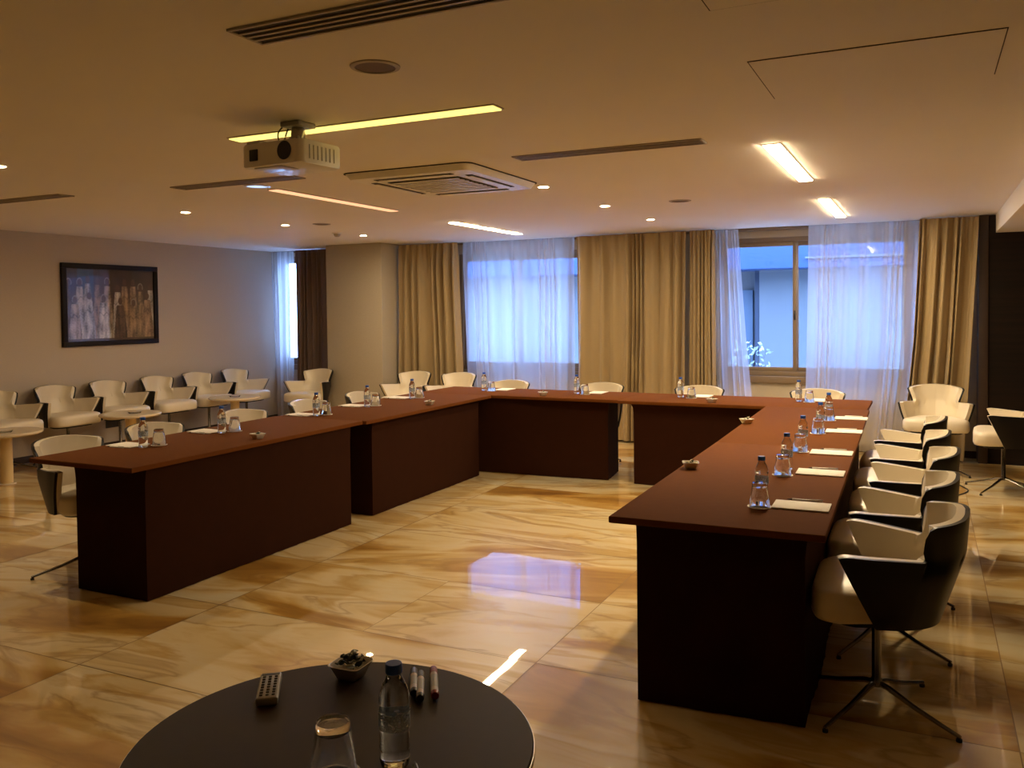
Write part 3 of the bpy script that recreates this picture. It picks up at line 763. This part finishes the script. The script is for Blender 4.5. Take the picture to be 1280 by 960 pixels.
for (b_, g_, p_, e_, w, side) in sets:
    gr = '%s on the ' + side + ' tables'
    lb = 'small water bottle with blue cap ' + w
    pb = dup(pb, (b_[0], b_[1], Z0), 0, lb) if pb else make_bottle(lb, (b_[0], b_[1], Z0)); pb['group'] = gr % 'water bottles'
    lc = 'white round paper coaster under the upturned glass ' + w
    pc = dup(pc, (g_[0], g_[1], Z0), 0, lc) if pc else make_coaster(lc, (g_[0], g_[1], Z0)); pc['group'] = gr % 'coasters'
    lg = 'upturned drinking glass ' + w
    pg = dup(pg, (g_[0], g_[1], Z0+.002), 0, lg) if pg else make_glass(lg, (g_[0], g_[1], Z0+.002)); pg['group'] = gr % 'drinking glasses'
    lp = 'white notepad ' + w
    pp = dup(pp, (p_[0], p_[1], Z0), p_[2], lp) if pp else make_pad(lp, (p_[0], p_[1], Z0), p_[2]); pp['group'] = gr % 'notepads'
    if e_:
        le = 'slim pen beside the notepad ' + w
        pe = dup(pe, (e_[0], e_[1], Z0), e_[2], le) if pe else make_pen(le, (e_[0], e_[1], Z0), e_[2]); pe['group'] = gr % 'pens'

# sweet bowls
def make_bowl(label, loc, rz, s=1.0):
    """square flared porcelain dish"""
    bm = BM()
    def ring(a, z): return [bm.verts.new((x, y, z)) for x, y in rrect(a*s, a*s, a*s*.35)]
    R = [ring(a, z*s) for a, z in ((.022, 0), (.026, .002), (.036, .026), (.042, .034), (.040, .0345), (.034, .027), (.023, .006))]
    n = len(R[0])
    for A, B_ in zip(R, R[1:]):
        for i in range(n): bm.faces.new((A[i], A[(i+1) % n], B_[(i+1) % n], B_[i]))
    bm.faces.new(R[0][::-1]); bm.faces.new(R[-1])
    return tag(fin(bm, 'sweet_dish', M['porcelain'], loc=loc, rz=rz, ang=45), label, 'bowl')
def sweet_mesh(mat, nm):
    bm = BM()
    pr = [(-.020, .0075), (-.017, .0055), (-.0125, .0018), (-.010, .0045), (-.005, .0072), (0, .0078), (.005, .0072), (.010, .0045), (.0125, .0018), (.017, .0055), (.020, .0075)]
    rings = []
    for k, (x, r) in enumerate(pr):
        flat = .35 if k in (0, 1, 9, 10) else 1
        rings.append([bm.verts.new((x, r*math.cos(2*PI*i/12), r*flat*math.sin(2*PI*i/12))) for i in range(12)])
    for A, B_ in zip(rings, rings[1:]):
        for i in range(12): bm.faces.new((A[i], A[(i+1) % 12], B_[(i+1) % 12], B_[i]))
    bm.faces.new(rings[0][::-1]); bm.faces.new(rings[-1])
    return fin(bm, 'wrapped_sweet', mat, ang=50)
SW = {}
def sweets(x, y, z, mats, place, n=6, s=1.0, rad=.018, seed=1):
    r = random.Random(seed)
    for k in range(n):
        mname = mats[k % len(mats)]
        if mname not in SW: SW[mname] = o = sweet_mesh(M[mname], 'wrapped_sweet')
        else: o = SW[mname].copy(); COL.objects.link(o)
        a = 2*PI*k/max(1, min(n, 5)) + r.uniform(-.3, .3); lay = k//5
        q = rad*(1 if lay == 0 else .45)
        o.location = (x+q*math.cos(a), y+q*math.sin(a), z+(.018+.0125*lay)*s)
        o.rotation_euler = (r.uniform(-.4, .4), r.uniform(-.5, .5), r.uniform(0, PI)); o.scale = (s*.8,)*3
        o['label'] = {'sweet_green': 'dark wrapped sweet ', 'sweet_silver': 'silvery wrapped sweet ', 'sweet_cream': 'cream wrapped sweet '}[mname] + place
        o['category'] = 'sweet'; o['group'] = 'sweets ' + place
BW = [((-1.03, 4.12), 'near the inner edge of the right tables'), ((-1.085, 5.86), 'at the far inner edge of the right tables'),
      ((-3.72, 4.09), 'on the near left table'), ((-3.70, 6.10), 'on the far left table'), ((-3.13, 7.13), 'on the left half of the back tables'), ((-1.585, 7.06), 'on the right half of the back tables')]
for i, ((x, y), w) in enumerate(BW):
    make_bowl('small white sweet dish ' + w, (x, y, Z0), .3+i*.5, .95)
    sweets(x, y, Z0+.009, ('sweet_cream', 'sweet_silver', 'sweet_green') if i else ('sweet_cream', 'sweet_green'), 'in the white dish ' + w, 7, .95, seed=i)

# ------------------------------------------------------------------ foreground round table
t = thing('round_table', 'dark round table in the foreground', 'table', (-.964, 1.24, 0))
bm = BM(); lathe(bm, [(0, TZ-.022), (.355, TZ-.022), (.3615, TZ-.016), (.362, TZ-.003), (.3595, TZ), (0, TZ)], 96); fin(bm, 'table_top', M['roundtop'], t, ang=50)
bm = BM(); lathe(bm, [(.3624, TZ-.0175), (.3634, TZ-.0172), (.3634, TZ-.004), (.3624, TZ-.0037)], 96, closed=True); fin(bm, 'edge_band', M['steel'], t)
bm = BM(); lathe(bm, [(0, .02), (.03, .02), (.03, TZ-.03), (.07, TZ-.0225), (0, TZ-.0225)], 28); fin(bm, 'column', M['chrome'], t)
bm = BM(); lathe(bm, [(0, 0), (.21, 0), (.21, .006), (.06, .0195), (0, .0195)], 48); fin(bm, 'foot_plate', M['chrome'], t)
# remote control
t = thing('remote_control', 'grey remote control with many buttons on the round table', 'remote control', (-1.212, 1.352, TZ+.0006), .645)
bm = BM(); box(bm, -.0215, .0215, -.062, .062, 0, .017, .004, 3); fin(bm, 'casing', M['greyplastic'], t)
bm = BM(); box(bm, -.018, .018, .048, .057, .0171, .0178); fin(bm, 'dark_front_window', M['darkplastic'], t, smooth=False)
for i in range(3):
    for j in range(8):
        bm = BM(); x = -.012+.012*i; y = -.050+.0125*j; box(bm, x-.0032, x+.0032, y-.0022, y+.0022, .0171, .0192, .0008); fin(bm, 'button', M['darkplastic'] if (i+j) % 3 else M['seam'], t)
# sweets dish on the round table
make_bowl('square white dish with dark wrapped sweets on the round table', (-1.105, 1.485, Z0), .05, .92)
sweets(-1.105, 1.485, Z0+.014, ('sweet_green', 'sweet_silver', 'sweet_green'), 'in the square dish on the round table', 11, .95, .020, seed=40)
b = dup(pb, (-.822, 1.225, Z0), .4, 'water bottle with blue cap on the round foreground table'); del b['group']
c = dup(pc, (-.895, 1.150, Z0), .3, 'paper coaster under the upturned glass on the round foreground table'); del c['group']
g_ = dup(pg, (-.895, 1.150, Z0+.002), 0, 'upturned drinking glass on the round foreground table'); del g_['group']
# markers
def marker(p, q, cap, label):
    P, Q = Vector(p), Vector(q); d = Q-P; ln = d.length
    t = thing('marker_pen', label, 'marker', (P.x, P.y, TZ+.0092), math.atan2(d.y, d.x))
    bm = BM(); tube(bm, [(.032, 0, 0), (ln-.013, 0, 0)], .0085, 16); fin(bm, 'barrel', M['markerbody'], t)
    bm = BM(); tube(bm, [(0, 0, 0), (.002, 0, 0), (.0315, 0, 0)], [.0070, .0080, .0087], 16); fin(bm, 'cap', cap, t)
    bm = BM(); tube(bm, [(ln-.0128, 0, 0), (ln-.002, 0, 0), (ln, 0, 0)], [.0087, .0084, .0075], 16); fin(bm, 'end_plug', cap, t)
    bm = BM(); tube(bm, [(.045, 0, 0), (ln-.030, 0, 0)], .00862, 16); fin(bm, 'printed_sleeve', M['greyplastic'], t)
marker((-.990, 1.552), (-.928, 1.455), M['navy'], 'dark capped marker with pale barrel, left of the three on the round table')
marker((-.968, 1.545), (-.905, 1.440), M['darkplastic'], 'black capped marker, middle of the three on the round table')
marker((-.955, 1.575), (-.884, 1.463), M['red'], 'red capped marker on the round table')
p_ = dup(pe, (-.745, 1.185, Z0), 2.3, 'pen lying near the bottom edge of the photo on the round table'); del p_['group']
p_ = dup(pp, (-.742, 1.085, Z0), .6, 'notepad at the bottom edge of the photo, on the round table by the bottle'); del p_['group']

# ------------------------------------------------------------------ framed picture
t = thing('framed_picture', 'dark framed glazed picture of standing figures on the left wall', 'picture', (XL+.002, 6.745, 1.60))
w2, h2 = .625, .448; fr = .055
bm = BM()
for q in ((-w2, w2, -h2, -h2+fr), (-w2, w2, h2-fr, h2), (-w2, -w2+fr, -h2+fr, h2-fr), (w2-fr, w2, -h2+fr, h2-fr)):
    box(bm, 0, .035, q[0], q[1], q[2], q[3], .003)
fin(bm, 'picture_frame', M['frameblack'], t)
def picture_mesh():
    me = bpy.data.meshes.new('print'); NX, NZ = 200, 140
    a, c = w2-fr, h2-fr; r = random.Random(3)
    bg = (.05, .028, .018); 
    figs = []
    pal = [(.50, .38, .27), (.42, .27, .17), (.15, .085, .05), (.58, .53, .46), (.11, .065, .045), (.40, .26, .15), (.62, .56, .48)]
    for k in range(10): figs.append((.04+.102*k+r.uniform(-.02, .02), r.uniform(.68, .80), r.uniform(.045, .06), pal[r.randrange(7)], r.random() < .5))
    for k in range(6): figs.append((.09+.165*k+r.uniform(-.03, .03), r.uniform(.46, .58), r.uniform(.060, .085), pal[(k*3) % 7], k % 2 == 0))
    figs.sort(key=lambda f: -f[1])
    vs, cl = [], []
    for j in range(NZ+1):
        for i in range(NX+1):
            u, v = i/NX, j/NZ
            col = [b*(1.6-.6*v+.5*mn.noise(Vector((u*7, v*5, 1)))) for b in bg]
            if .12 < u < .30 and v > .6: col = [.035, .06, .075]
            for (fu, fz, fw, fc, veil) in figs:
                du = (u-fu)
                hd = (du/(.024))**2 + ((v-fz-.055)/.050)**2
                wd = fw*(.55+.55*min(1, max(0, (fz-v)/.45)))
                if v < fz and abs(du) < wd and v > .03:
                    k = .75+.10*math.sin(du*150+fz*40)+.7*mn.noise(Vector((u*26, v*7, fu*9)))+.35*mn.noise(Vector((u*60, v*50, 3)))
                    sh = .55+.45*math.cos(du/wd*1.3)
                    col = [max(0, q*k*sh) for q in fc]
                    if abs(v-(fz-.16)-.02*math.sin(u*90)) < .012: col = [q*.6 for q in col]
                if hd < 1.8 and veil and v > fz+.03: col = [.26, .22, .18]
                if hd < 1: col = [.09, .045, .028]
            vs.append((0, -(a) + 2*a*u, -c + 2*c*v)); cl.append(tuple(max(0, q) for q in col)+(1,))
    fs = [(j*(NX+1)+i, j*(NX+1)+i+1, (j+1)*(NX+1)+i+1, (j+1)*(NX+1)+i) for j in range(NZ) for i in range(NX)]
    me.from_pydata(vs, [], fs)
    at = me.color_attributes.new('ink', 'FLOAT_COLOR', 'POINT')
    for i, c_ in enumerate(cl): at.data[i].color = c_
    return me
tm = NT('printed_picture'); b = tm.bsdf((.1, .1, .1, 1), .6); an = tm.a('ShaderNodeAttribute', attribute_name='ink'); tm.l(an.outputs['Color'], b.inputs['Base Color'])
o = link('print', picture_mesh(), tm.m, t, loc=(.012, 0, 0))
bm = BM(); box(bm, .002, .011, -w2+fr*.5, w2-fr*.5, -h2+fr*.5, h2-fr*.5); fin(bm, 'backing_board', M['frameblack'], t)
bm = BM(); box(bm, .020, .023, -w2+fr-.002, w2-fr+.002, -h2+fr-.002, h2-fr+.002); fin(bm, 'glass_pane', M['picpane'], t, smooth=False)

# wall socket
t = thing('wall_socket', 'dark double wall socket low on the left wall behind the chairs', 'socket', (XL+.001, 6.72, .27))
bm = BM(); box(bm, 0, .010, -.085, .085, -.04, .04, .003); fin(bm, 'plate', M['darkplastic'], t)
for y in (-.042, .042):
    bm = BM(); box(bm, .0102, .014, y-.028, y+.028, -.028, .028, .002); fin(bm, 'outlet', M['slot'], t)

# floor cable by the right chairs
bm = BM(); tube(bm, crom([(-.02, 7.30, .006), (.17, 7.48, .006), (.30, 7.76, .006), (.27, 7.95, .006), (.17, 8.20, .006), (.13, 8.45, .006), (.22, 8.60, .006), (.05, 8.75, .006), (-.1, 8.9, .006)], 60), .005, 8)
tag(fin(bm, 'floor_cable', M['rubber']), 'thin black cable looping on the floor behind the right row of chairs', 'cable')

# ------------------------------------------------------------------ world, camera, view
w = bpy.data.worlds.new('World'); S.world = w; w.use_nodes = True
nt = w.node_tree; nt.nodes.clear()
bg = nt.nodes.new('ShaderNodeBackground'); bg.inputs[0].default_value = (.27, .48, 1.0, 1); bg.inputs[1].default_value = 6.8
wo = nt.nodes.new('ShaderNodeOutputWorld'); nt.links.new(bg.outputs[0], wo.inputs[0])

cam = bpy.data.cameras.new('Camera'); co = bpy.data.objects.new('Camera', cam); COL.objects.link(co)
R = ((0.90127545064093, -0.002824625261345557, 0.43323732937516074), (0.4331143270928393, 0.030576536375100744, -0.9008202124121212), (-0.010702417432781155, 0.9995284372720143, 0.028781267269864828))
m4 = Matrix(R).to_4x4(); m4.translation = Vector((0, 0, 1.5)); co.matrix_world = m4
cam.sensor_width = 36; cam.lens = 1076.91/1280*36; cam.shift_x = -.00045; cam.shift_y = -.04836
cam.clip_start = .05; cam.clip_end = 100
S.camera = co
S.view_settings.view_transform = 'Standard'; S.view_settings.look = 'None'; S.view_settings.gamma = 1
S.view_settings.use_curve_mapping = False
S.view_settings.exposure = 1.42
S.cycles.max_bounces = 10; S.cycles.transparent_max_bounces = 16; S.cycles.transmission_bounces = 10; S.cycles.diffuse_bounces = 5; S.cycles.glossy_bounces = 5
S.cycles.sample_clamp_indirect = 6
S.cycles.caustics_reflective = False; S.cycles.caustics_refractive = False
S.cycles.use_denoising = True
